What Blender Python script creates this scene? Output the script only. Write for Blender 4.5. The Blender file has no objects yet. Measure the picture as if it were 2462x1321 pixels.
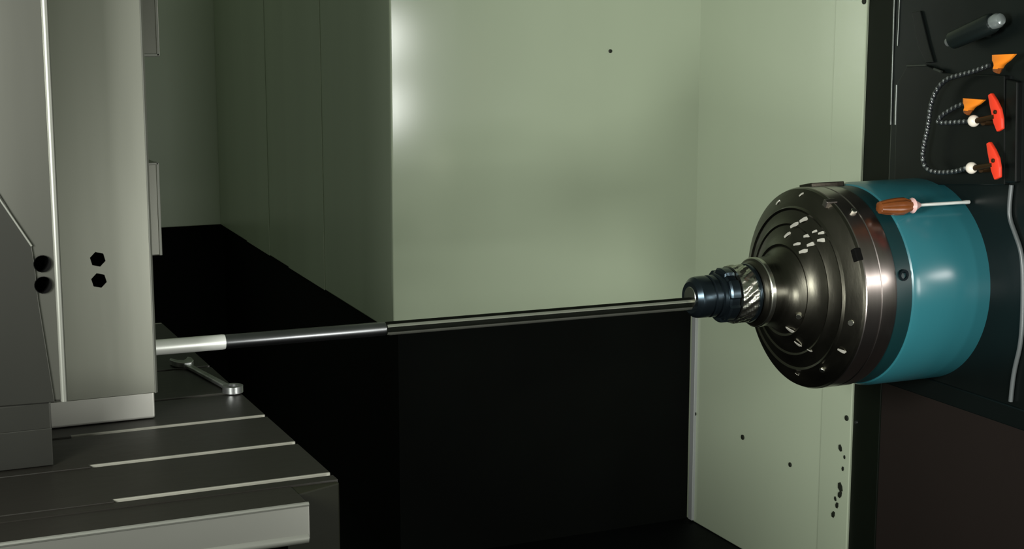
import bpy, bmesh, math, random
from mathutils import Vector, Matrix
random.seed(7)
S = bpy.context.scene
COL = S.collection

# ------------------------------------------------------------------ camera
W, H, F = 2462.0, 1321.0, 3700.0
TH = math.atan2(630.0, F)                       # pitch down
AZ = math.atan2(8369.0, math.hypot(F, 630.0))   # yaw from the machine X axis
ZC = 1.018                                      # camera height over the floor
fw = Vector((math.cos(AZ)*math.cos(TH), math.sin(AZ)*math.cos(TH), -math.sin(TH)))
rt = Vector((math.sin(AZ), -math.cos(AZ), 0))
up = rt.cross(fw)
CAM = Vector((0, 0, ZC))
cd = bpy.data.cameras.new('camera'); cam = bpy.data.objects.new('camera', cd); COL.objects.link(cam)
cd.sensor_fit = 'HORIZONTAL'; cd.sensor_width = 36.0; cd.lens = 36.0*F/W; cd.clip_start = 0.02
M3 = Matrix((rt, up, -fw)).transposed()
cam.matrix_world = Matrix.Translation(CAM) @ M3.to_4x4()
S.camera = cam

# ------------------------------------------------------------------ world, lamps, exposure
S.view_settings.view_transform = 'Standard'; S.view_settings.look = 'None'
S.view_settings.gamma = 1; S.view_settings.use_curve_mapping = False
S.view_settings.exposure = 0.0
wd = bpy.data.worlds.new('world'); S.world = wd; wd.use_nodes = True
bg = wd.node_tree.nodes['Background']; bg.inputs[0].default_value = (0.80, 0.95, 0.72, 1); bg.inputs[1].default_value = 0.15

def area_light(name, loc, target, sx, sy, power, color=(1, 1, 1)):
    l = bpy.data.lights.new(name, 'AREA'); l.shape = 'RECTANGLE'; l.size = sx; l.size_y = sy
    l.energy = power; l.color = color
    o = bpy.data.objects.new(name, l); COL.objects.link(o); o.location = loc
    d = (Vector(target)-Vector(loc)).normalized()
    o.rotation_euler = d.to_track_quat('-Z', 'Y').to_euler(); return o

def ball_light(name, loc, r, power, color=(1, 1, 1)):
    l = bpy.data.lights.new(name, 'POINT'); l.shadow_soft_size = r; l.energy = power; l.color = color
    o = bpy.data.objects.new(name, l); COL.objects.link(o); o.location = loc; return o

# unseen lights added at left, low front and far side; small work lamps further right
LC = (0.98, 1.0, 0.96)
dl = area_light('door_lamp', (-0.30, 0.90, ZC-0.06), (1.62, 2.0, ZC-0.08), 0.34, 0.34, 12.5, LC); dl.data.spread = math.radians(105)
ol = area_light('operator_lamp', (0.90, 0.60, ZC-0.50), (1.35, 2.2, ZC-0.38), 0.25, 0.25, 4.2, LC); ol.data.spread = math.radians(120)
ball_light('work_lamp', (1.885, -0.23, ZC-0.090), 0.088, 13, LC)
ball_light('work_lamp', (1.885, -0.23, ZC-0.340), 0.088, 13, LC)
area_light('side_lamp', (2.62, 0.0, ZC+0.05), (1.35, 1.8, ZC-0.40), 0.70, 0.13, 8.5, (1.0, 0.96, 0.92))  # added strip of light for the highlight along the quill

# ------------------------------------------------------------------ helpers
def ray(px, py): return fw + rt*((px-W/2)/F) + up*((H/2-py)/F)
def at(px, py, ax, v):
    """point of the machine plane ax = v that the photograph shows at (px, py)"""
    r = ray(px, py); return CAM + r*((v-CAM[ax])/r[ax])

def lin(c):
    return tuple((x/255/12.92 if x/255 <= .04045 else ((x/255+.055)/1.055)**2.4) for x in c)

def mat(name, rgb, metal=0.0, rough=0.5, var=0.0, scale=6.0, stretch=(1, 1, 1), bump=0.0, bscale=40.0, spec=0.5, coat=0.0, rvar=0.0):
    m = bpy.data.materials.new(name); m.use_nodes = True
    nt = m.node_tree; b = nt.nodes['Principled BSDF']
    c = lin(rgb)
    b.inputs['Base Color'].default_value = (*c, 1); b.inputs['Metallic'].default_value = metal
    b.inputs['Roughness'].default_value = rough; b.inputs['Specular IOR Level'].default_value = spec
    b.inputs['Coat Weight'].default_value = coat; b.inputs['Coat Roughness'].default_value = 0.12
    tc = nt.nodes.new('ShaderNodeTexCoord'); mp = nt.nodes.new('ShaderNodeMapping')
    nt.links.new(tc.outputs['Object'], mp.inputs['Vector']); mp.inputs['Scale'].default_value = stretch
    if var or rvar:
        n = nt.nodes.new('ShaderNodeTexNoise'); n.inputs['Scale'].default_value = scale; n.inputs['Detail'].default_value = 4
        nt.links.new(mp.outputs[0], n.inputs['Vector'])
        if var:
            r = nt.nodes.new('ShaderNodeValToRGB')
            r.color_ramp.elements[0].position = .3; r.color_ramp.elements[1].position = .7
            r.color_ramp.elements[0].color = tuple(x*(1-var) for x in c)+(1,)
            r.color_ramp.elements[1].color = tuple(min(1, x*(1+var)) for x in c)+(1,)
            nt.links.new(n.outputs['Fac'], r.inputs['Fac']); nt.links.new(r.outputs[0], b.inputs['Base Color'])
        if rvar:
            q = nt.nodes.new('ShaderNodeMapRange'); q.inputs['To Min'].default_value = max(.02, rough-rvar); q.inputs['To Max'].default_value = rough+rvar
            q.inputs['From Min'].default_value = .3; q.inputs['From Max'].default_value = .7
            nt.links.new(n.outputs['Fac'], q.inputs['Value']); nt.links.new(q.outputs[0], b.inputs['Roughness'])
    if bump:
        n2 = nt.nodes.new('ShaderNodeTexNoise'); n2.inputs['Scale'].default_value = bscale; n2.inputs['Detail'].default_value = 3
        nt.links.new(mp.outputs[0], n2.inputs['Vector'])
        bp = nt.nodes.new('ShaderNodeBump'); bp.inputs['Strength'].default_value = bump; bp.inputs['Distance'].default_value = .002
        nt.links.new(n2.outputs['Fac'], bp.inputs['Height']); nt.links.new(bp.outputs[0], b.inputs['Normal'])
    return m

M = dict(
    panel=mat('pale_green_paint', (170, 180, 156), 0, .135, .06, 2.0, (1, 1, .25), .03, 5, spec=.5),
    panel_side=mat('pale_green_paint_side', (170, 180, 156), 0, .34, .06, 2.0, (1, 3, .25), .10, 5, spec=.5),
    flange=mat('zinc_flange', (165, 168, 166), .3, .45, .05),
    black=mat('black_cast_enamel', (6, 8, 6), 0, .8, .3, 4, spec=.08),
    floor=mat('oily_black_floor', (6, 8, 8), 0, .6, .4, 5, spec=.1, bump=.2, bscale=30),
    column=mat('dark_brown_enamel', (30, 24, 21), 0, .55, .12, 2, spec=.25),
    edge_black=mat('black_green_edge', (10, 15, 8), 0, .5, .15, 3, spec=.2),
    head=mat('black_green_enamel', (9, 14, 13), 0, .32, .2, 5, spec=.45, bump=.1, bscale=20),
    cover=mat('black_cover', (8, 11, 10), 0, .30, .2, 8, spec=.45),
    trim=mat('worn_steel_edge', (84, 88, 84), .8, .35, .1),
    teal=mat('teal_enamel', (38, 96, 104), 0, .24, .06, 3, spec=.6),
    groove=mat('dark_teal_groove', (8, 40, 42), 0, .4, .1, spec=.4),
    spindle=mat('turned_steel_dark', (82, 80, 71), 1.0, .33, .18, 9, (3, .6, .6), .15, 60, rvar=.08),
    spin_band=mat('ground_steel_band', (150, 142, 138), 1.0, .28, .08, 14, (6, .4, .4)),
    chuck=mat('blued_steel', (46, 56, 62), .9, .27, .15, 20),
    chuck_lt=mat('bright_chuck_steel', (190, 190, 178), 1.0, .25, .15, 20),
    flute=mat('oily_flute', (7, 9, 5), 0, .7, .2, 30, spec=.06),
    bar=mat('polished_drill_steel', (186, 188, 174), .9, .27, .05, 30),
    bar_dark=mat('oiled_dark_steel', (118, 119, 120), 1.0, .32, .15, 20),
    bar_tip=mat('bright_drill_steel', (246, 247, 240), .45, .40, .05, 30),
    block=mat('ground_block_steel', (166, 166, 154), .85, .32, .07, 5, (1, 1, .15), .06, 30, rvar=.05),
    plate=mat('plate_steel', (112, 112, 104), .85, .32, .07, 5, (1, 1, .15), .06, 30, rvar=.05),
    block_dk=mat('dull_plate_steel', (72, 72, 67), .85, .34, .07, 5, (1, 1, .2), .06, 30),
    base=mat('block_foot_steel', (196, 194, 186), .6, .40, .08, 7, (.4, 1, 1)),
    hole=mat('black_hole', (6, 6, 5), 0, .8, spec=.1),
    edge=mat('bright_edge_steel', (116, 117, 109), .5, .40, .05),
    table=mat('dark_table_iron', (27, 25, 20), .3, .45, .15, 5, (.5, 1, 1), .15, 60),
    lip=mat('ground_slot_wall', (128, 127, 116), .25, .45, .1, 30),
    dull_lip=mat('oily_slot_wall', (58, 57, 51), .25, .45, .1, 30),
    olive=mat('dark_olive_enamel', (24, 25, 15), 0, .55, .1, spec=.2),
    rail=mat('ground_rail_steel', (140, 140, 132), .75, .38, .08, 6, (.3, 1, 1)),
    chip=mat('bright_swarf', (190, 187, 176), .4, .25, .1),
    darkchip=mat('dark_swarf', (26, 30, 20), .2, .6),
    wrench=mat('worn_chrome_wrench', (170, 172, 170), .9, .3, .35, 60),
    rubber=mat('dark_hose_rubber', (26, 28, 30), 0, .22, .1, spec=.7),
    bead=mat('grey_hose_joint', (112, 116, 114), .5, .22, .1),
    orange=mat('orange_plastic', (232, 130, 30), 0, .4, .1, spec=.5),
    red=mat('red_lever_plastic', (226, 58, 32), 0, .42, .06, spec=.5),
    white=mat('white_ball_plastic', (225, 215, 200), 0, .3, .05),
    brass=mat('dull_brass', (66, 46, 24), .7, .4, .15),
    amber=mat('amber_handle_plastic', (112, 60, 24), 0, .3, .25, 40, spec=.6),
    collar=mat('pale_pink_collar', (205, 165, 160), 0, .4),
    chrome=mat('chrome', (150, 158, 156), .6, .25),
    dark_tube=mat('dark_sensor_tube', (20, 26, 25), .1, .3, .1),
    conduit=mat('grey_conduit', (88, 92, 92), .1, .35, .1),
)

def link(name, me): o = bpy.data.objects.new(name, me); COL.objects.link(o); return o
def org(p): return Vector((0, 0, 0)) if p is None else p.matrix_world.translation if p.parent is None else org(p.parent)+p.location

LOC = {}
def obj(name, bm, m, parent=None, smooth=None, loc=None):
    """one mesh object from world-space bm; its origin at loc, or at its lowest centre"""
    bmesh.ops.recalc_face_normals(bm, faces=bm.faces)
    if loc is None:
        vs = [v.co for v in bm.verts]
        loc = Vector(((min(v.x for v in vs)+max(v.x for v in vs))/2, (min(v.y for v in vs)+max(v.y for v in vs))/2, min(v.z for v in vs)))
    loc = Vector(loc)
    bmesh.ops.translate(bm, verts=bm.verts, vec=-loc)
    me = bpy.data.meshes.new(name); bm.to_mesh(me); bm.free()
    me.materials.append(m)
    if smooth:
        for p in me.polygons: p.use_smooth = True
        me.set_sharp_from_angle(angle=math.radians(smooth))
    o = link(name, me)
    if parent is not None:
        o.parent = parent; o.location = loc-LOC[parent.name]
    else: o.location = loc
    LOC[o.name] = loc
    return o

def thing(name, label, cat, loc, group=None):
    o = bpy.data.objects.new(name, None); o.empty_display_size = .02; COL.objects.link(o)
    o.location = loc; LOC[o.name] = Vector(loc); tag(o, label, cat, group); return o
def tag(o, label, cat, group=None):
    o['label'] = label; o['category'] = cat
    if group: o['group'] = group
    return o
def struct(o): o['kind'] = 'structure'; return o
def copy_to(o, loc, parent=None):
    c = o.copy(); COL.objects.link(c); c.parent = parent
    c.location = Vector(loc)-(LOC[parent.name] if parent else Vector()); LOC[c.name] = Vector(loc); return c

def box(x0, x1, y0, y1, z0, z1, bev=0.0, seg=2, bm=None):
    bm2 = bmesh.new(); bmesh.ops.create_cube(bm2, size=1)
    for v in bm2.verts:
        v.co = Vector((x0 if v.co.x < 0 else x1, y0 if v.co.y < 0 else y1, z0 if v.co.z < 0 else z1))
    if bev: bmesh.ops.bevel(bm2, geom=bm2.edges[:], offset=bev, segments=seg, affect='EDGES', profile=.5)
    return merge(bm, bm2)
def merge(bm, bm2):
    if bm is None: return bm2
    me = bpy.data.meshes.new('t'); bm2.to_mesh(me); bm2.free(); bm.from_mesh(me); bpy.data.meshes.remove(me); return bm

def prism(pts, vec, bev=0.0):
    """polygon of world points extruded along vec"""
    bm = bmesh.new(); vs = [bm.verts.new(p) for p in pts]; f = bm.faces.new(vs)
    r = bmesh.ops.extrude_face_region(bm, geom=[f])
    bmesh.ops.translate(bm, verts=[g for g in r['geom'] if isinstance(g, bmesh.types.BMVert)], vec=vec)
    if bev:
        bmesh.ops.recalc_face_normals(bm, faces=bm.faces)
        bmesh.ops.bevel(bm, geom=bm.edges[:], offset=bev, segments=2, affect='EDGES', profile=.5)
    return bm

def lathe(prof, c, ax=Vector((1, 0, 0)), seg=96, closed=True):
    """revolve [(t, r)] about the axis ax through c"""
    ax = Vector(ax).normalized(); u = ax.orthogonal().normalized(); v = ax.cross(u); c = Vector(c)
    bm = bmesh.new(); rings = []
    for t, r in prof:
        rings.append([bm.verts.new(c+ax*t+(u*math.cos(2*math.pi*k/seg)+v*math.sin(2*math.pi*k/seg))*max(r, 1e-5)) for k in range(seg)])
    for a, b in zip(rings, rings[1:]):
        for k in range(seg): bm.faces.new((a[k], a[(k+1) % seg], b[(k+1) % seg], b[k]))
    if closed:
        bm.faces.new(rings[0][::-1]); bm.faces.new(rings[-1])
    return bm

def tube(pts, r, seg=10, smooth_pts=0):
    """round tube along points; r is a number or a list"""
    P = [Vector(p) for p in pts]
    for _ in range(smooth_pts):
        Q = [P[0]]
        for a, b in zip(P, P[1:]): Q += [a*.75+b*.25, a*.25+b*.75]
        P = Q+[P[-1]]
    R = r if isinstance(r, (list, tuple)) else [r]*len(P)
    bm = bmesh.new(); rings = []; prev = None
    for i, p in enumerate(P):
        d = (P[min(i+1, len(P)-1)]-P[max(i-1, 0)]).normalized()
        u = d.orthogonal().normalized() if prev is None else (prev-d*prev.dot(d)).normalized()
        prev = u; v = d.cross(u)
        rings.append([bm.verts.new(p+(u*math.cos(2*math.pi*k/seg)+v*math.sin(2*math.pi*k/seg))*R[i]) for k in range(seg)])
    for a, b in zip(rings, rings[1:]):
        for k in range(seg): bm.faces.new((a[k], a[(k+1) % seg], b[(k+1) % seg], b[k]))
    bm.faces.new(rings[0][::-1]); bm.faces.new(rings[-1]); return bm

def ball(c, r, seg=12):
    bm = bmesh.new(); bmesh.ops.create_uvsphere(bm, u_segments=seg, v_segments=seg//2+2, radius=r)
    bmesh.ops.translate(bm, verts=bm.verts, vec=Vector(c)); return bm

# ================================================================== SETTING
PY = 2.590                      # plane of the bright back panel
XW = 1.559                      # plane of the bright right panel
XC = 0.926                      # corner of back panel and left panel
ZB = ZC-0.575                   # lower edge of the back and left panels
YW1 = 2.070                     # near edge of the right panel
TOPZ = 1.75
far = at(530, 540, 2, ZB)       # far lower corner of the left panel

floor = struct(obj('floor', box(-2.2, 4.0, -1.2, 5.2, -.05, 0), M['floor'], loc=(0, 0, -.05)))
wall_back = struct(obj('wall_back', box(XC, XW+.02, PY, PY+.012, ZB, TOPZ, .003, 3), M['panel']))
d = Vector((far.x-XC, far.y-PY, 0)).normalized(); nrm = Vector((d.y, -d.x, 0))
a = Vector((XC, PY+.002, ZB)); b = Vector((far.x, far.y, ZB))
wall_left = struct(obj('wall_left', prism([a, b, b+Vector((0, 0, TOPZ-ZB)), a+Vector((0, 0, TOPZ-ZB))], nrm*.012, .002), M['panel_side']))
# shallow vertical folds of the sheets that make up the left panel
for fr, wd_ in ((.30, .20), (.62, .16)):
    p0 = a.lerp(b, fr)-nrm*.0; p1 = a.lerp(b, fr+wd_)
    o = obj('sheet', prism([p0, p1, p1+Vector((0, 0, TOPZ-ZB-.01)), p0+Vector((0, 0, TOPZ-ZB-.01))], -nrm*.002, .0008), M['panel_side'], wall_left)
fl = at(200, 540, 1, far.y+.03)
wall_far = struct(obj('wall_far', box(fl.x, far.x+.004, far.y, far.y+.012, ZB, TOPZ, .002), M['panel_side']))
# black machine bed under the panels
struct(obj('baseboard_back', box(XC+.013, XW, PY+.014, PY+.05, 0, ZB+.04), M['black']))
o2 = nrm*.014; az_ = a+d*.016; dn = Vector((0, 0, ZB))
struct(obj('baseboard_left', prism([az_+o2-dn, b+o2-dn, b+o2+Vector((0, 0, .04)), az_+o2+Vector((0, 0, .04))], nrm*.03), M['black']))
struct(obj('baseboard_far', box(fl.x, far.x+.05, far.y+.03, far.y+.06, 0, ZB+.04), M['black']))
wall_right = struct(obj('wall_right', box(XW, XW+.03, YW1, PY+.02, 0.001, TOPZ, .002), M['panel']))
yl = at(1656, 900, 0, XW-.004).y; yl2 = at(1672, 900, 0, XW-.004).y
obj('edge_flange', box(XW-.006, XW+.002, yl2, PY-.0005, 0.004, ZB+.003, .001), M['flange'], wall_right)
ys0 = at(1990, 600, 0, XW-.002).y
obj('edge_strip', box(XW-.003, XW+.001, YW1-.001, ys0, 0.004, TOPZ-.01, .0012), M['panel'], wall_right)

def dot_on_wall(px, py, rx, m, name='screw_head', ax=0, v=XW-.001, parent=wall_right, h=.002):
    p = at(px, py, ax, v); n = Vector((-1, 0, 0)) if ax == 0 else Vector((0, -1, 0))
    return obj(name, lathe([(0, rx), (h*.7, rx), (h, rx*.7)], p, n, 12), m, parent, loc=p)
for px, py, r in ((1671, 995, .005), (1786, 1052, .005), (1900, 1118, .0042)):
    dot_on_wall(px, py, r, M['darkchip'])
dot_on_wall(2036, 1006, .0048, M['darkchip'], v=XW-.004)
dot_on_wall(2078, 3, .005, M['darkchip'], v=XW-.004)
dot_on_wall(1467, 123, .0035, M['darkchip'], ax=1, v=PY-.0005, parent=wall_back)

# dark machine column behind the spindle head, fills the right of the view
column = thing('machine_column', 'tall dark brown machine column behind and below the spindle head', 'machine column', (XW+.3, 1.5, 0))
obj('column_body', box(XW+.004, XW+.70, 1.60, YW1-.002, 0, TOPZ, .004), M['column'], column)
ye = at(2118, 900, 0, XW).y
obj('column_edge', box(XW+.001, XW+.005, ye, YW1-.002, 0.002, TOPZ-.01, .0008), M['edge_black'], column)
p = at(2060, 1016, 0, XW+.001)
obj('screw_head', lathe([(0, .003), (.003, .0025)], p, (-1, 0, 0), 10), M['trim'], column, loc=p)

# ================================================================== TABLE
ZT = ZC-.4516
XT = .4392                      # right edge of the table
YF = 1.397                      # table front face
YR = 1.3372                     # front rail face
slots = [1.9380, 1.7860, 1.6660, 1.5440, 1.4210]
SW, SD = .0085, .014
table = thing('slotted_machine_table', 'dark iron machine table with long bright T-slots running across its top', 'machine table', (0, 1.8, ZT-.20))
prof = [(YF, ZT-.19), (YF, ZT)]
for y in sorted(slots):
    prof += [(y-SW, ZT), (y-SW, ZT-SD), (y-SW-.005, ZT-SD), (y-SW-.005, ZT-SD-.012), (y+.005, ZT-SD-.012), (y+.005, ZT-SD), (y, ZT-SD), (y, ZT)]
prof += [(2.2400, ZT), (2.2400, ZT-.19)]
XL = -.75
obj('table_top', prism([Vector((XL, y, z)) for y, z in prof], Vector((XT-XL, 0, 0))), M['table'], table)
# ground far wall of each slot, painted as lit on the three front ones, dimmer behind
for k_, y in enumerate(slots):
    obj('slot_wall', box(XL+.01, XT-.0005, y-.0008, y+.0018, ZT-SD+.002, ZT+.0004, .0004), M['lip'] if k_ > 1 else M['dull_lip'], table)
# dark strips standing for shade over the left length of the front slots
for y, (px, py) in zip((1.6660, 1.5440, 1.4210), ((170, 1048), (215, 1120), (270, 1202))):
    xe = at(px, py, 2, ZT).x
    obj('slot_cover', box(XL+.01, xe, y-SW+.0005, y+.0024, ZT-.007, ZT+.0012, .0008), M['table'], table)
obj('table_body', box(XL, XT-.012, YF+.02, 2.20, ZT-.40, ZT-.185), M['black'], table)
# front rail with a rounded lower edge
xr = at(745, 1210, 1, YR).x; zr = at(745, 1300, 1, YR).z
obj('front_ledge', box(XL, xr-.001, YR+.003, YF+.004, zr+.004, ZT-.001, .001), M['table'], table)
obj('front_rail', box(XL, xr, YR, YR+.006, zr, ZT, .0018, 3), M['rail'], table)
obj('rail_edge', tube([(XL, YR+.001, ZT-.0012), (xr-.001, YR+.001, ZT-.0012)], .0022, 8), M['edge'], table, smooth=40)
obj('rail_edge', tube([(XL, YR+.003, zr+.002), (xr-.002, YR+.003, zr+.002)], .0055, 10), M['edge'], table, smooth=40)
# chamfered corner block of the table front
obj('corner_block', prism([(XT-.06, YF-.028, ZT-.19), (XT+.0005, YF-.004, ZT-.19), (XT+.0005, YF+.01, ZT-.19), (XT-.06, YF+.01, ZT-.19)], Vector((0, 0, .188)), .002), M['olive'], table)
obj('far_edge', box(XL, XT-.0005, 2.2385, 2.2425, ZT-.01, ZT+.0006, .0008), M['lip'], table)
ped = obj('table_saddle', box(-.6, .22, 1.50, 2.15, 0, ZT-.39, .01), M['black'], table)

# ================================================================== STEEL BLOCKS ON THE TABLE
YB = 1.700                      # face of the rear block
XB = .3257
YA = 1.5585                     # face of the front plate block
XA = .1938
def holes(px_list, yf, r, hexed, parent, rot=0):
    for px, py in px_list:
        p = at(px, py, 1, yf)
        bm = lathe([(-.0002, r), (-.0002, r*.96), (.026, r*.96)], p+Vector((0, 0, 0)), (0, 1, 0), 6 if hexed else 20, closed=False)
        bm.faces.new([v for v in list(bm.verts)[-(6 if hexed else 20):]])
        obj('bolt_hole', bm, M['hole'], parent, loc=p)

def cut(o, pts, yf, r, seg):
    """drill holes into the face of o"""
    bm = bmesh.new()
    for px, py in pts:
        bm = merge(bm, lathe([(-.02, r), (.03, r)], at(px, py, 1, yf), (0, 1, 0), seg))
    bmesh.ops.recalc_face_normals(bm, faces=bm.faces)
    me = bpy.data.meshes.new('cut'); bm.to_mesh(me); bm.free(); c = link('cut', me)
    md = o.modifiers.new('b', 'BOOLEAN'); md.object = c; md.operation = 'DIFFERENCE'; md.solver = 'EXACT'
    bpy.context.view_layer.update()
    ev = o.evaluated_get(bpy.context.evaluated_depsgraph_get()); new = bpy.data.meshes.new_from_object(ev)
    o.modifiers.clear(); o.data = new; bpy.data.objects.remove(c)

block = thing('steel_block', 'tall ground steel block that the long drill enters, two hexagon holes in its face', 'steel block', (XB-.12, 1.85, ZT))
zb1 = at(378, 945, 1, YB).z      # underside of the tall part
zfoot = at(370, 952, 1, YB).z
body = obj('block_body', prism([(XA-.06, YB, zb1), (XB-.0022, YB, zb1), (XB, YB+.0022, zb1), (XB, 2.03, zb1), (XA-.06, 2.03, zb1)], Vector((0, 0, 1.36-zb1)), .0008), M['block'], block)
RH = .0083
cut(body, [(235, 624), (238, 675)], YB, RH+.0003, 6)
holes([(235, 624), (238, 675)], YB, RH, True, block)
obj('block_foot', box(XA-.055, XB-.0035, YB+.0008, 2.02, ZT+.0008, zb1+.002, .0025, 3), M['base'], block)
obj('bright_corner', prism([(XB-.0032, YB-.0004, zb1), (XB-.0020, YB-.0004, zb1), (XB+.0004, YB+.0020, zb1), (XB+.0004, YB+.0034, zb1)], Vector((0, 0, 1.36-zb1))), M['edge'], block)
# two guide plates bolted to the far side, seen past the corner
YG = 1.775
for (px0, py0, px1, py1) in ((345, -120, 378, 135), (358, 392, 385, 615)):
    xg = at(px1, (py0+py1)/2, 1, YG).x; z1 = at(px1, py0, 1, YG).z; z0 = at(px1, py1, 1, YG).z
    g = obj('guide_plate', box(XB-.003, xg, YG, YG+.05, z0, z1, .0015), M['plate'], block)
    obj('plate_edge', box(xg-.003, xg+.0006, YG-.0008, YG+.010, z0, z1+.0006, .0008), M['edge'], g)
    obj('plate_lip', box(XB, xg, YG-.0008, YG+.010, z1-.002 if py0 > 0 else z0-.0006, z1+.0008 if py0 > 0 else z0+.003, .0006), M['edge'], g)

plate = thing('angle_plate', 'grey steel angle plate at the far left, with two round black holes', 'steel plate', (XA-.2, 1.62, ZT))
zc1 = at(60, 975, 1, YA).z
XA2 = at(133, 480, 1, YA).x
pb = obj('plate_body', box(XL+.15, XA2, YA, YB-.002, zc1, 1.36, .003, 3), M['plate'], plate)
hl = [(102, 635), (104, 686)]
cut(pb, hl, YA, .0087, 20); 
# bright rounded corner bead
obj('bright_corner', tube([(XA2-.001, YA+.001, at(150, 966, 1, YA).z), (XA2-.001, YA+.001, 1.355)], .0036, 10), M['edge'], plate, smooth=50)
obj('plate_foot', box(XL+.15, XA-.002, YA+.001, YB-.004, ZT+.0008, zc1+.001, .002), M['block_dk'], plate)
zs = at(60, 1036, 1, YA).z
obj('foot_step', box(XL+.15, XA-.0025, YA-.0006, YA+.012, ZT+.0008, zs, .0008), M['block_dk'], plate)
# face plate with a slanting upper edge, slightly proud of the body
poly = [(-400, -60), (0, 470), (76, 592), (84, 640), (92, 720), (132, 968), (-400, 1010)]
pts = [at(x, y, 1, YA-.003) for x, y in poly]
fp = obj('face_plate', prism(pts, Vector((0, .0045, 0)), .0008), M['block_dk'], plate)
cut(fp, hl, YA-.003, .0087, 20); holes(hl, YA-.003, .00855, False, plate)
e0, e1 = at(-60, 392, 1, YA-.003), at(76, 592, 1, YA-.003)
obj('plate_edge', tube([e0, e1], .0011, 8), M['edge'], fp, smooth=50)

# ================================================================== SPINDLE HEAD
AX = Vector((0, 1.8438, ZC-.3966))       # spindle axis: Y and Z
XH = 1.507                                # face of the head
def P0(x): return Vector((x, AX.y, AX.z))
yh0 = at(2146, 100, 0, XH).y; zh0 = at(2150, 925, 0, XH).z
head = thing('spindle_head', 'black spindle head with a teal quill and a turned steel nose carrying the chuck', 'spindle head', (XH+.1, 1.75, zh0))
obj('head_casing', box(XH, XH+.40, 1.603, yh0, zh0, 1.62, .006, 3), M['head'], head)
# teal quill housing
quill = obj('quill_housing', lathe([(1.373, .130), (1.373, .1445), (1.3755, .1480), (1.385, .1510), (1.45, .1515), (XH+.002, .1515)], AX, seg=128), M['teal'], head, smooth=30, loc=P0(1.44))
quill['label'] = 'teal painted quill housing'
obj('cap_screw', lathe([(0, .008), (.006, .008), (.006, .005), (.002, .005)], at(2172, 662, 1, AX.y-.1425)+Vector((0, .004, 0)), (0, -1, 0), 14), M['chuck'], head, smooth=30)
obj('dark_groove', lathe([(1.344, .118), (1.344, .1445), (1.352, .1460), (1.373, .1460), (1.375, .118)], AX, seg=128), M['groove'], head, smooth=30, loc=P0(1.36))
obj('steel_band', lathe([(1.294, .118), (1.294, .1462), (1.296, .1474), (1.3185, .1474), (1.3195, .1458), (1.3210, .1458), (1.3220, .1474), (1.343, .1474), (1.347, .1462), (1.347, .118)], AX, seg=160), M['spin_band'], head, smooth=25, loc=P0(1.32))
NOSE = [(1.199, .030), (1.199, .0400), (1.2005, .0425), (1.2045, .0455), (1.206, .0485), (1.209, .0490), (1.226, .0498), (1.240, .0520), (1.250, .0560), (1.2595, .0635), (1.2585, .0670),
        (1.2650, .0720), (1.2720, .0830), (1.2755, .0930), (1.2745, .0960), (1.2800, .1060), (1.2835, .1170), (1.2820, .1205), (1.2860, .1230),
        (1.2930, .1390), (1.2985, .1480), (1.3030, .1495), (1.3030, .12)]
NOSE = [(x if x < 1.215 else x-.0085*(x-1.215)/.088, q*.981 if q > .1 else q) for x, q in NOSE]
obj('hub_ring', lathe([(1.2062, .040), (1.2062, .0492), (1.2075, .0505), (1.2130, .0505), (1.2142, .0490), (1.2142, .040)], AX, seg=96), M['chuck_lt'], head, smooth=30, loc=P0(1.21))
obj('spindle_nose', lathe(NOSE, AX, seg=192), M['spindle'], head, smooth=22, loc=P0(1.25))

def nose_r(x):
    pr = NOSE[1:-1]
    for (x0, r0), (x1, r1) in zip(pr, pr[1:]):
        if x0 <= x <= x1 and x1 > x0: return r0+(r1-r0)*(x-x0)/(x1-x0)
    return .1474 if x > 1.293 else 0
def on_spindle(px, py, lift=0):
    """first point of the nose or the cylinder behind it under a photo pixel, with its outward direction"""
    r = ray(px, py).normalized(); t = 1.8
    while t < 3:
        p = CAM+r*t; rr = math.hypot(p.y-AX.y, p.z-AX.z)
        if p.x > 1.2 and rr <= nose_r(p.x)+lift:
            n = Vector((0, p.y-AX.y, p.z-AX.z)).normalized()
            return p, n
        t += .0004
    return None, None
# drive keys on the rim
def key(ang, x0, x1, wdt, r0, r1, m, name='drive_key'):
    n = Vector((0, -math.cos(ang), math.sin(ang))); tn = Vector((0, math.sin(ang), math.cos(ang)))
    c = P0(0)
    pts = [c+n*r+tn*s+Vector((x0, 0, 0)) for r, s in ((r0, -wdt), (r1, -wdt), (r1, wdt), (r0, wdt))]
    return obj(name, prism(pts, Vector((x1-x0, 0, 0)), .0012), m, head)
key(math.radians(102), 1.312, 1.371, .015, .138, .1520, M['spindle'])
key(math.radians(66), 1.283, 1.302, .0045, .138, .1486, M['spin_band'])
key(math.radians(28), 1.286, 1.2965, .009, .138, .1482, M['hole'], 'keyway')
p, n = on_spindle(2012, 560)
# head cover plate and rails; pale strips stand for glints on the edges
XP = XH-.009
poly = [(2156, 202), (2180, 160), (2228, 158), (2268, 176), (2415, 182), (2415, 445), (2150, 445)]
cov = obj('cover_plate', prism([at(x, y, 0, XP) for x, y in poly], Vector((.0095, 0, 0)), .0012), M['cover'], head)
for a0, b0, r in (((2156, 204), (2153, 300), .0024), ((2180, 159), (2226, 157), .0015), ((2246, 166), (2264, 173), .0022)):
    obj('cover_edge', tube([at(*a0, 0, XP), at(*b0, 0, XP)], r, 8), M['trim'], cov, smooth=50)
for a0, b0, r in (((2151, -20), (2142, 300), .0019), ((2164, -20), (2158, 110), .0016)):
    obj('edge_strip', tube([at(*a0, 0, XH-.001), at(*b0, 0, XH-.001)], r, 8), M['trim'], head, smooth=50)
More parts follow.
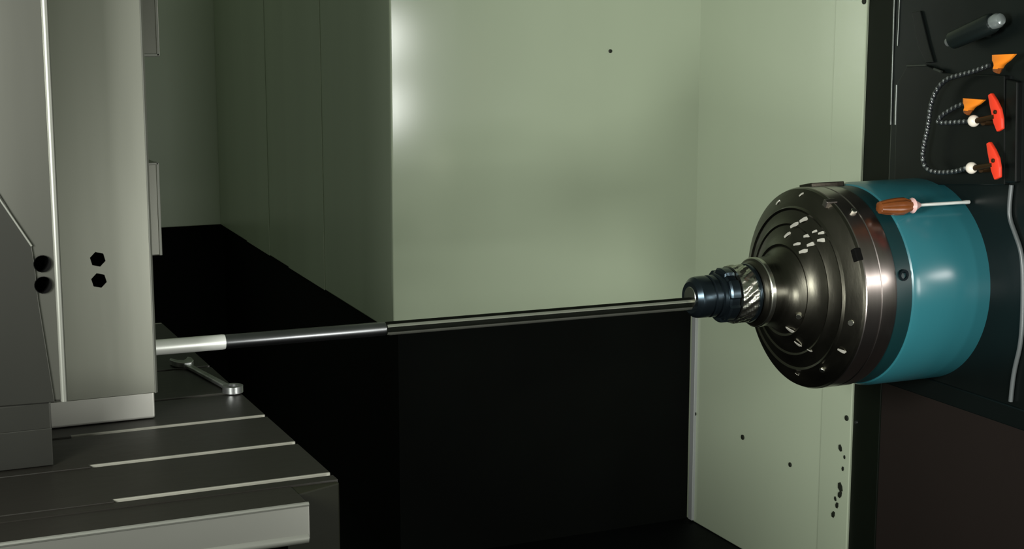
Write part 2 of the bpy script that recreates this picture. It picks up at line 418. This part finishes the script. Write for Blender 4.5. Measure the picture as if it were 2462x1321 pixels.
# ribbed bracing visible above the cover
obj('casing_rib', prism([at(x, y, 0, XH-.004) for x, y in ((2192, 30), (2212, 26), (2232, 108), (2244, 150), (2226, 152), (2206, 110))], Vector((.005, 0, 0)), .001), M['cover'], head)
obj('casing_rib', prism([at(x, y, 0, XH-.008) for x, y in ((2418, 190), (2446, 196), (2442, 440), (2412, 440))], Vector((.009, 0, 0)), .002), M['cover'], head)
# bottom skirt of the casing
obj('casing_skirt', box(XH-.004, XH+.02, 1.600, yh0-.004, zh0-.002, zh0+.028, .002), M['head'], head)

cp = [at(x, y, 0, XH-.004) for x, y in ((2432, 445), (2427, 490), (2427, 525), (2440, 560), (2456, 605), (2460, 660), (2459, 760), (2454, 830), (2440, 885), (2434, 925), (2430, 966))]
tag(obj('conduit', tube(cp, .0034, 10, 2), M['conduit'], smooth=60), 'thin grey conduit bowing down the right side of the spindle head', 'conduit')

# screws and bolts of the spindle nose
ch = obj('nose_bolt', lathe([(0, .006), (.004, .006), (.005, .005)], (0, 0, 0), (0, -1, 0), 10), M['chuck_lt'], head, loc=(0, 0, 0))
first = True
for px, py in ((2052, 510), (1921, 760), (1978, 888), (2046, 776)):
    p, n = on_spindle(px, py)
    if p is None: continue
    n2 = (n+Vector((-.9 if p.x < 1.293 else 0, 0, 0))).normalized()
    o = ch if first else copy_to(ch, p, head)
    o.location = p-LOC[head.name]; LOC[o.name] = p
    o.rotation_euler = Vector((0, -1, 0)).rotation_difference(n2).to_euler(); o.scale = (.75, .75, .75); first = False

# bright chips standing for the glints on the nose
def chip_mesh(L, wd_, m, name):
    bm = bmesh.new(); k = 6; top = []; bot = []
    for i in range(k+1):
        t = i/k-.5; c = math.cos(t*2.2)-.75
        top.append((t*L, -wd_*(.5-abs(t)*.5), c*L*.16)); bot.append((t*L, wd_*(.5-abs(t)*.5), c*L*.16+wd_*.15))
    v1 = [bm.verts.new(p) for p in top]; v2 = [bm.verts.new(p) for p in bot]
    v3 = [bm.verts.new(Vector(p)+Vector((0, 0, -.0012))) for p in top]; v4 = [bm.verts.new(Vector(p)+Vector((0, 0, -.0012))) for p in bot]
    for i in range(k):
        for A, B in ((v1, v2), (v2, v4), (v4, v3), (v3, v1)):
            bm.faces.new((A[i], A[i+1], B[i+1], B[i]))
    bm.faces.new((v1[0], v2[0], v4[0], v3[0])); bm.faces.new((v1[k], v3[k], v4[k], v2[k]))
    return obj(name, bm, m, smooth=60, loc=(0, 0, 0))
def stick(o, parent, m):
    o.parent = parent; m = m.copy(); m.translation = m.translation-LOC[parent.name]
    o.location, o.rotation_euler, o.scale = m.to_translation(), m.to_euler(), m.to_scale()
base_chip = chip_mesh(.019, .0062, M['chip'], 'swarf_chip')
CHIPS = [(1937, 528, 1.0), (1914, 541, 1.0), (1896, 564, .8), (1944, 568, .8), (1962, 557, .6), (1978, 561, .7), (1918, 588, .7), (1954, 588, .9), (1979, 579, .9),
         (1935, 605, .9), (1904, 795, 1.1), (1922, 829, .9), (1948, 843, .5), (1917, 900, .4), (2028, 845, .9), (1872, 486, .6), (1928, 468, .5)]
for i, (px, py, s) in enumerate(CHIPS):
    p, n = on_spindle(px, py)
    if p is None: continue
    o = base_chip if i == 0 else copy_to(base_chip, p, head)
    n = (n+Vector((-.95, 0, 0))).normalized(); x = Vector((1, -.55, .02)); x = (x-n*x.dot(n)).normalized(); y = n.cross(x)
    stick(o, head, Matrix.Translation(p+n*.0008) @ Matrix((x, y, n)).transposed().to_4x4() @ Matrix.Rotation(random.uniform(-.25, .25), 4, 'Z') @ Matrix.Diagonal((s, s, s, 1)))

# ================================================================== CHUCK AND DRILL
chuck = thing('collet_chuck', 'dark blued collet chuck with a bright knurled ring holding the long drill', 'chuck', P0(1.15))
obj('collet_nut', lathe([(1.102, .012), (1.102, .0225), (1.108, .0285), (1.112, .0295), (1.1255, .0298), (1.127, .0275), (1.129, .0275), (1.1305, .0300), (1.137, .0302), (1.1385, .0280), (1.141, .0280), (1.1425, .0310), (1.1480, .0320), (1.1480, .020)], AX, seg=64), M['chuck'], chuck, smooth=30, loc=P0(1.12))
obj('nut_face', lathe([(1.1012, .0100), (1.1012, .0150), (1.1030, .0165), (1.1030, .010)], AX, seg=48), M['chuck_lt'], chuck, smooth=30, loc=P0(1.102))
# wrench notches round the wide ring
bm = bmesh.new(); SEG = 96
rings = []
for x, r in ((1.1475, .024), (1.1475, .0365), (1.150, .0390), (1.162, .0390), (1.1645, .0370), (1.1645, .024)):
    ring = []
    for k in range(SEG):
        a_ = 2*math.pi*k/SEG; rr = r-(.0035 if (k % 16) < 5 and r > .03 else 0)
        ring.append(bm.verts.new((x, AX.y+rr*math.cos(a_), AX.z+rr*math.sin(a_))))
    rings.append(ring)
for A, B in zip(rings, rings[1:]):
    for k in range(SEG): bm.faces.new((A[k], A[(k+1) % SEG], B[(k+1) % SEG], B[k]))
bm.faces.new(rings[0]); bm.faces.new(rings[-1])
obj('notched_ring', bm, M['chuck'], chuck, smooth=30, loc=P0(1.156))
# knurled ring: slanting ribs
bm = bmesh.new(); rings = []; SEG = 144
for i in range(9):
    x = 1.1655+.0265*i/8; ring = []
    for k in range(SEG):
        a_ = 2*math.pi*k/SEG; q = (math.sin(18*a_+i*1.1))
        rr = .0408+(.0012 if q > .1 else -.0006) if 0 < i < 8 else .0405
        ring.append(bm.verts.new((x, AX.y+rr*math.cos(a_), AX.z+rr*math.sin(a_))))
    rings.append(ring)
for A, B in zip(rings, rings[1:]):
    for k in range(SEG): bm.faces.new((A[k], A[(k+1) % SEG], B[(k+1) % SEG], B[k]))
bm.faces.new(rings[0]); bm.faces.new(rings[-1])
obj('knurled_ring', bm, M['chuck_lt'], chuck, smooth=35, loc=P0(1.18))['label'] = 'bright knurled ring'
obj('chuck_flange', lathe([(1.192, .030), (1.192, .0425), (1.1950, .0430), (1.1965, .0425), (1.1965, .0380), (1.1992, .0375), (1.1992, .030)], AX, seg=64), M['chuck'], chuck, smooth=30, loc=P0(1.196))

BL, BR = Vector((.27, AX.y, AX.z-.0040)), Vector((1.106, AX.y, AX.z-.0080))
bd = (BR-BL).normalized()
def bx(px): # length along the drill at a photo column
    lo, hi = 0., 1.
    for _ in range(50):
        mid = (lo+hi)/2; q = BL+(BR-BL)*mid-CAM
        if W/2+F*q.dot(rt)/q.dot(fw) < px: lo = mid
        else: hi = mid
    return lo*(BR-BL).length
RB = .0093
drill = thing('long_drill', 'long slender steel drill reaching level from the chuck into the steel block', 'drill', BL)
def shaft(name, t0, t1, r, m, flute, seg=64):
    ax = bd; u = Vector((0, -1, 0)); v = Vector((0, 0, 1)); v = (v-ax*v.dot(ax)).normalized()
    bm = bmesh.new(); rings = []
    for t in (t0, t0+.003, t1-.003, t1):
        e = .96 if t in (t0, t1) else 1.0; ring = []
        for k in range(seg):
            a_ = 2*math.pi*k/seg; rr = r*e
            if flute:
                dlt = abs((a_-math.radians(-8)+math.pi) % (2*math.pi)-math.pi)
                w_ = math.radians(26)
                if dlt < w_: rr = rr*(1-flute*(1-dlt/w_))
            ring.append(bm.verts.new(BL+ax*t+(u*math.cos(a_)+v*math.sin(a_))*rr))
        rings.append(ring)
    for A, B in zip(rings, rings[1:]):
        for k in range(seg): bm.faces.new((A[k], A[(k+1) % seg], B[(k+1) % seg], B[k]))
    bm.faces.new(rings[0]); bm.faces.new(rings[-1])
    return obj(name, bm, m, drill, smooth=28)
tA, tB, LL = bx(540), bx(925), (BR-BL).length  # tones along the drill copy its bright and dark reflections
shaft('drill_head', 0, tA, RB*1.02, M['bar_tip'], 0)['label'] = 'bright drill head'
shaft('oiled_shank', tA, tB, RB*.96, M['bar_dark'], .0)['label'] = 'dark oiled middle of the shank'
shaft('fluted_shank', tB, LL, RB*.93, M['flute'], 0)['label'] = 'dark oily flutes of the shank'  # dark core and bright lands stand for reflection bands
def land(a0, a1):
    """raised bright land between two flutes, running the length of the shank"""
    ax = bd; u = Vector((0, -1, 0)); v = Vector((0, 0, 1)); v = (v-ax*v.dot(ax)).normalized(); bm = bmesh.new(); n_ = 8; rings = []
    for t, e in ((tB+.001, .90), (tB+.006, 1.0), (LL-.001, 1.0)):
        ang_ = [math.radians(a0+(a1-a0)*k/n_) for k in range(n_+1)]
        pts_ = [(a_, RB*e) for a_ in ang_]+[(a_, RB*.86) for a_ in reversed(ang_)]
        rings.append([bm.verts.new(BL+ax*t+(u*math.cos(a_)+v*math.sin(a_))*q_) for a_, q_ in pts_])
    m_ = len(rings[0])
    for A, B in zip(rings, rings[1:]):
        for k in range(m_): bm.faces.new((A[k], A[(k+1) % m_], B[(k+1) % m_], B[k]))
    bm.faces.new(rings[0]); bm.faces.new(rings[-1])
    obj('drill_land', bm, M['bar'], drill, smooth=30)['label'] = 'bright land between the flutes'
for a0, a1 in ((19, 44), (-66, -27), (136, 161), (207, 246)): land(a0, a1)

# ================================================================== SPANNER ON THE TABLE
w0, w1 = at(430, 868, 2, ZT+.004), at(566, 941, 2, ZT+.004)
wz = ZT+.0012; L = (w1-w0).length; wx = (w1-w0).normalized(); wx.z = 0; wx.normalize(); wy = Vector((-wx.y, wx.x, 0))
def wp(s, t): q = w0+wx*s+wy*t; return Vector((q.x, q.y, wz))
sp = thing('open_spanner', 'slim bright open-ended spanner lying by the table edge under the drill', 'spanner', wp(L/2, 0))
head_pts = [(0, .012), (.006, .015), (.022, .012), (.034, .005), (.034, -.005), (.022, -.012), (.004, -.014), (-.004, -.010), (.012, -.005), (.016, 0), (.012, .005)]
obj('open_jaw', prism([wp(s, t) for s, t in head_pts], Vector((0, 0, .007)), .0008), M['wrench'], sp)
obj('handle', prism([wp(.030, .0045), wp(.06, .0038), wp(L-.03, .0045), wp(L-.02, .006), wp(L-.02, -.006), wp(L-.03, -.0045), wp(.06, -.0038), wp(.030, -.0045)], Vector((0, 0, .005)), .0012), M['wrench'], sp)
bm = lathe([(0, .0065), (0, .0125), (.008, .0125), (.008, .0065), (0, .0065)], wp(L-.008, 0), (0, 0, 1), 20, closed=False)
obj('ring_end', bm, M['wrench'], sp, smooth=40)

# ================================================================== SCREWDRIVER ON THE QUILL
ang = math.radians(51); n = Vector((0, -math.cos(ang), math.sin(ang))); RHd = .0125
def sx_at(px, rad):
    lo, hi = 1.2, 1.7
    for _ in range(50):
        m_ = (lo+hi)/2; q = P0(m_)+n*rad-CAM
        if W/2+F*q.dot(rt)/q.dot(fw) < px: lo = m_
        else: hi = m_
    return lo
rc = .1517+RHd
x0, x1, x2, x3 = sx_at(2112, rc), sx_at(2188, rc), sx_at(2212, rc), sx_at(2330, rc)
C0 = P0(0)+n*rc
sd = thing('screwdriver', 'amber-handled screwdriver lying along the top of the teal quill', 'screwdriver', P0((x0+x3)/2)+n*rc)
bm = bmesh.new(); rings = []
for x, r in ((x0, .004), (x0+.002, .0085), (x0+.012, .0105), (x0+.03, RHd), (x1-.012, RHd), (x1-.004, .0095), (x1, .0088)):
    ring = []
    for k in range(36):
        a_ = 2*math.pi*k/36; rr = r*(1-.09*(k % 6 in (0, 1)))
        ring.append(bm.verts.new((x, C0.y+rr*math.cos(a_), C0.z+rr*math.sin(a_))))
    rings.append(ring)
for A, B in zip(rings, rings[1:]):
    for k in range(36): bm.faces.new((A[k], A[(k+1) % 36], B[(k+1) % 36], B[k]))
bm.faces.new(rings[0]); bm.faces.new(rings[-1])
obj('handle', bm, M['amber'], sd, smooth=35)
obj('collar', lathe([(x1-.001, .0086), (x1+.004, .0112), (x1+.008, .0080), (x2, .0030)], C0, seg=24), M['collar'], sd, smooth=30)
obj('blade', lathe([(x2-.002, .0024), (x3-.012, .0024), (x3-.006, .0030), (x3, .0028)], C0, seg=12), M['bar_tip'], sd, smooth=40)

# ================================================================== HOSES, NOZZLES AND VALVES ON THE HEAD
XS = XH-.030
def hose(pix, label, grp):
    P = [at(x, y, 0, XS) for x, y in pix]
    # resample by length
    for _ in range(2):
        Q = [P[0]]
        for a0, b0 in zip(P, P[1:]): Q += [a0*.75+b0*.25, a0*.25+b0*.75]
        P = Q+[P[-1]]
    ds = [0]
    for a0, b0 in zip(P, P[1:]): ds.append(ds[-1]+(b0-a0).length)
    step = .0092; nseg = int(ds[-1]/step); pts = []
    for i in range(nseg+1):
        t = ds[-1]*i/nseg; k = 0
        while k < len(ds)-2 and ds[k+1] < t: k += 1
        f = (t-ds[k])/max(1e-9, ds[k+1]-ds[k]); pts.append(P[k].lerp(P[k+1], f))
    h = thing('segmented_hose', label, 'coolant hose', pts[0], grp)
    src = None; jsrc = None
    for i in range(nseg):
        a0, b0 = pts[i], pts[i+1]; dd = (b0-a0).normalized()
        if src is None:
            src = obj('hose_segment', lathe([(0, .0022), (.0012, .0036), (.006, .0036), (.0082, .0026)], (0, 0, 0), (0, 0, 1), 12), M['rubber'], h, smooth=50, loc=(0, 0, 0)); s = src
        else: s = copy_to(src, a0, h)
        s.location = a0-LOC[h.name]; LOC[s.name] = a0
        s.rotation_euler = Vector((0, 0, 1)).rotation_difference(dd).to_euler()
        if jsrc is None:
            jsrc = obj('hose_joint', ball((0, 0, 0), .0031, 10), M['bead'], h, smooth=180, loc=(0, 0, 0)); j = jsrc  # grey beads put in as the glints along the hose
        else: j = copy_to(jsrc, a0, h)
        j.location = a0-LOC[h.name]+Vector((-.0012, -.0006, .0008)); LOC[j.name] = a0
    return h
hose([(2322, 405), (2300, 413), (2260, 416), (2228, 410), (2217, 385), (2221, 350), (2230, 315), (2234, 285), (2238, 250), (2252, 215), (2275, 190), (2305, 182), (2335, 174), (2362, 165), (2386, 155)],
     'long segmented coolant hose looping from the lower valve up to the higher orange nozzle', None)
hose([(2330, 292), (2305, 294), (2275, 296), (2252, 296), (2262, 280), (2285, 265), (2305, 254), (2322, 250)],
     'short segmented coolant hose folding back from the upper valve to the yellow-orange nozzle', None)

def nozzle(base_px, mouth, label, m):
    """flat fan nozzle: narrow round neck, wide thin mouth"""
    b0 = at(*base_px, 0, XS); m0, m1 = at(*mouth[0], 0, XS), at(*mouth[1], 0, XS)
    t = thing('fan_nozzle', label, 'nozzle', b0)
    ax = ((m0+m1)/2-b0); wv = (m1-m0)/2; X = Vector((1, 0, 0))
    bm = bmesh.new(); rings = []
    wu = wv.normalized()
    for f, hw, hd in ((0, .005, .006), (.25, .0065, .006), (.6, wv.length*.75, .005), (1, wv.length, .0045)):
        c = b0+ax*f; rings.append([bm.verts.new(c+wu*hw*a_+X*hd*b_) for a_, b_ in ((-1, -.5), (-.7, -1), (.7, -1), (1, -.5), (1, .5), (.7, 1), (-.7, 1), (-1, .5))])
    for A, B in zip(rings, rings[1:]):
        for k in range(8): bm.faces.new((A[k], A[(k+1) % 8], B[(k+1) % 8], B[k]))
    bm.faces.new(rings[0]); bm.faces.new(rings[-1])
    obj('nozzle_body', bm, m, t, smooth=40)
    obj('neck_nut', lathe([(-.004, .0045), (-.004, .006), (.004, .006), (.004, .0045)], b0, ax.normalized(), 8), M['amber'], t)
nozzle((2399, 166), ((2388, 132), (2442, 130)), 'higher orange fan nozzle at the upper end of the long segmented hose', M['orange'])
nozzle((2328, 266), ((2318, 236), (2368, 240)), 'yellow-orange fan nozzle beside the upper red lever', M['orange'])

def valve(ball_px, lever_px, label):
    b0 = at(*ball_px, 0, XS); t = thing('ball_valve', label, 'valve', Vector((XH, b0.y, b0.z)))
    obj('valve_ball', ball(b0, .0085, 16), M['white'], t, smooth=180)['label'] = 'white ball'
    l0, l1 = at(*lever_px[0], 0, XS-.004), at(*lever_px[1], 0, XS-.004)
    c = (l0+l1)/2
    obj('valve_body', tube([Vector((XH-.0005, b0.y-.012, b0.z)), Vector((XS+.006, b0.y-.012, b0.z))], [.006, .006], 12), M['brass'], t, smooth=40)
    obj('valve_stem', tube([b0+Vector((0, -.004, 0)), Vector((XS-.002, c.y, c.z-.006))], [.0042, .0036], 10), M['brass'], t, smooth=40)
    obj('mount_post', tube([Vector((XH+.001, b0.y-.004, b0.z-.004)), b0], [.005, .005], 8), M['dark_tube'], t, smooth=40)
    ax = (l1-l0); Ln = ax.length; ax.normalize(); sd_ = ax.cross(Vector((1, 0, 0))).normalized()
    out = [(0, .0035), (.25, .0085), (.5, .0115), (.75, .0100), (1, .0055), (1, -.0055), (.75, -.0075), (.5, -.0065), (.25, -.0055), (0, -.0035)]
    lv = obj('valve_lever', prism([l0+ax*Ln*f+sd_*w_ for f, w_ in out], Vector((.006, 0, 0)), .0015), M['red'], t, smooth=40)
    lv['label'] = 'red lever'
    q = l0+ax*Ln*.52+sd_*.003
    obj('lever_screw', lathe([(0, .003), (.0025, .003), (.003, .002)], q-Vector((-.0005, 0, 0)), (-1, 0, 0), 10), M['brass'], lv, smooth=40)
valve((2341, 291), ((2378, 226), (2402, 314)), 'upper ball valve with a white ball and red lever, beside the yellow-orange nozzle')
valve((2336, 404), ((2374, 343), (2396, 430)), 'lower ball valve with a white ball and red lever, just above the teal quill')

# dark cylindrical sensor with a chrome tip
s0, s1 = at(2288, 98, 0, XS+.004), at(2388, 54, 0, XS+.004); sa = (s1-s0).normalized()
sen = thing('cylinder_sensor', 'dark slanted cylinder with a bright chrome tip at the top right of the spindle head', 'sensor', s0)
Ls = (s1-s0).length
obj('barrel', lathe([(0, .009), (.004, .013), (Ls-.006, .0145), (Ls, .013)], s0, sa, 24), M['dark_tube'], sen, smooth=30)
obj('chrome_tip', lathe([(Ls-.001, .0095), (Ls+.010, .0105), (Ls+.016, .0080), (Ls+.018, .004)], s0, sa, 20), M['chrome'], sen, smooth=30)
obj('end_ring', lathe([(-.010, .005), (-.008, .0065), (0.001, .0065)], s0, sa, 16), M['bead'], sen, smooth=30)
mid = (s0+s1)/2
obj('bracket', box(mid.x, XH+.001, mid.y-.01, mid.y+.01, mid.z-.008, mid.z+.008, .001), M['dark_tube'], sen)

# dark swarf splashed on the lower right panel
dc = None
for i, (px, py, s) in enumerate(((2020, 1078, .9), (2030, 1100, .5), (2026, 1128, .6), (2020, 1172, 1.2), (2019, 1190, 1.0), (2008, 1200, .6), (2012, 1216, .8), (2003, 1238, .9))):
    p = at(px, py, 0, XW-.0046)
    if dc is None: dc = chip_mesh(.013, .009, M['darkchip'], 'swarf_chip'); o = dc
    else: o = copy_to(dc, p, wall_right)
    stick(o, wall_right, Matrix.Translation(p) @ Matrix(((0, 0, -1), (0, 1, 0), (1, 0, 0))).to_4x4() @ Matrix.Rotation(random.uniform(-.5, .5), 4, 'Z') @ Matrix.Diagonal((s, s, s*.6, 1)))
bpy.context.view_layer.update()
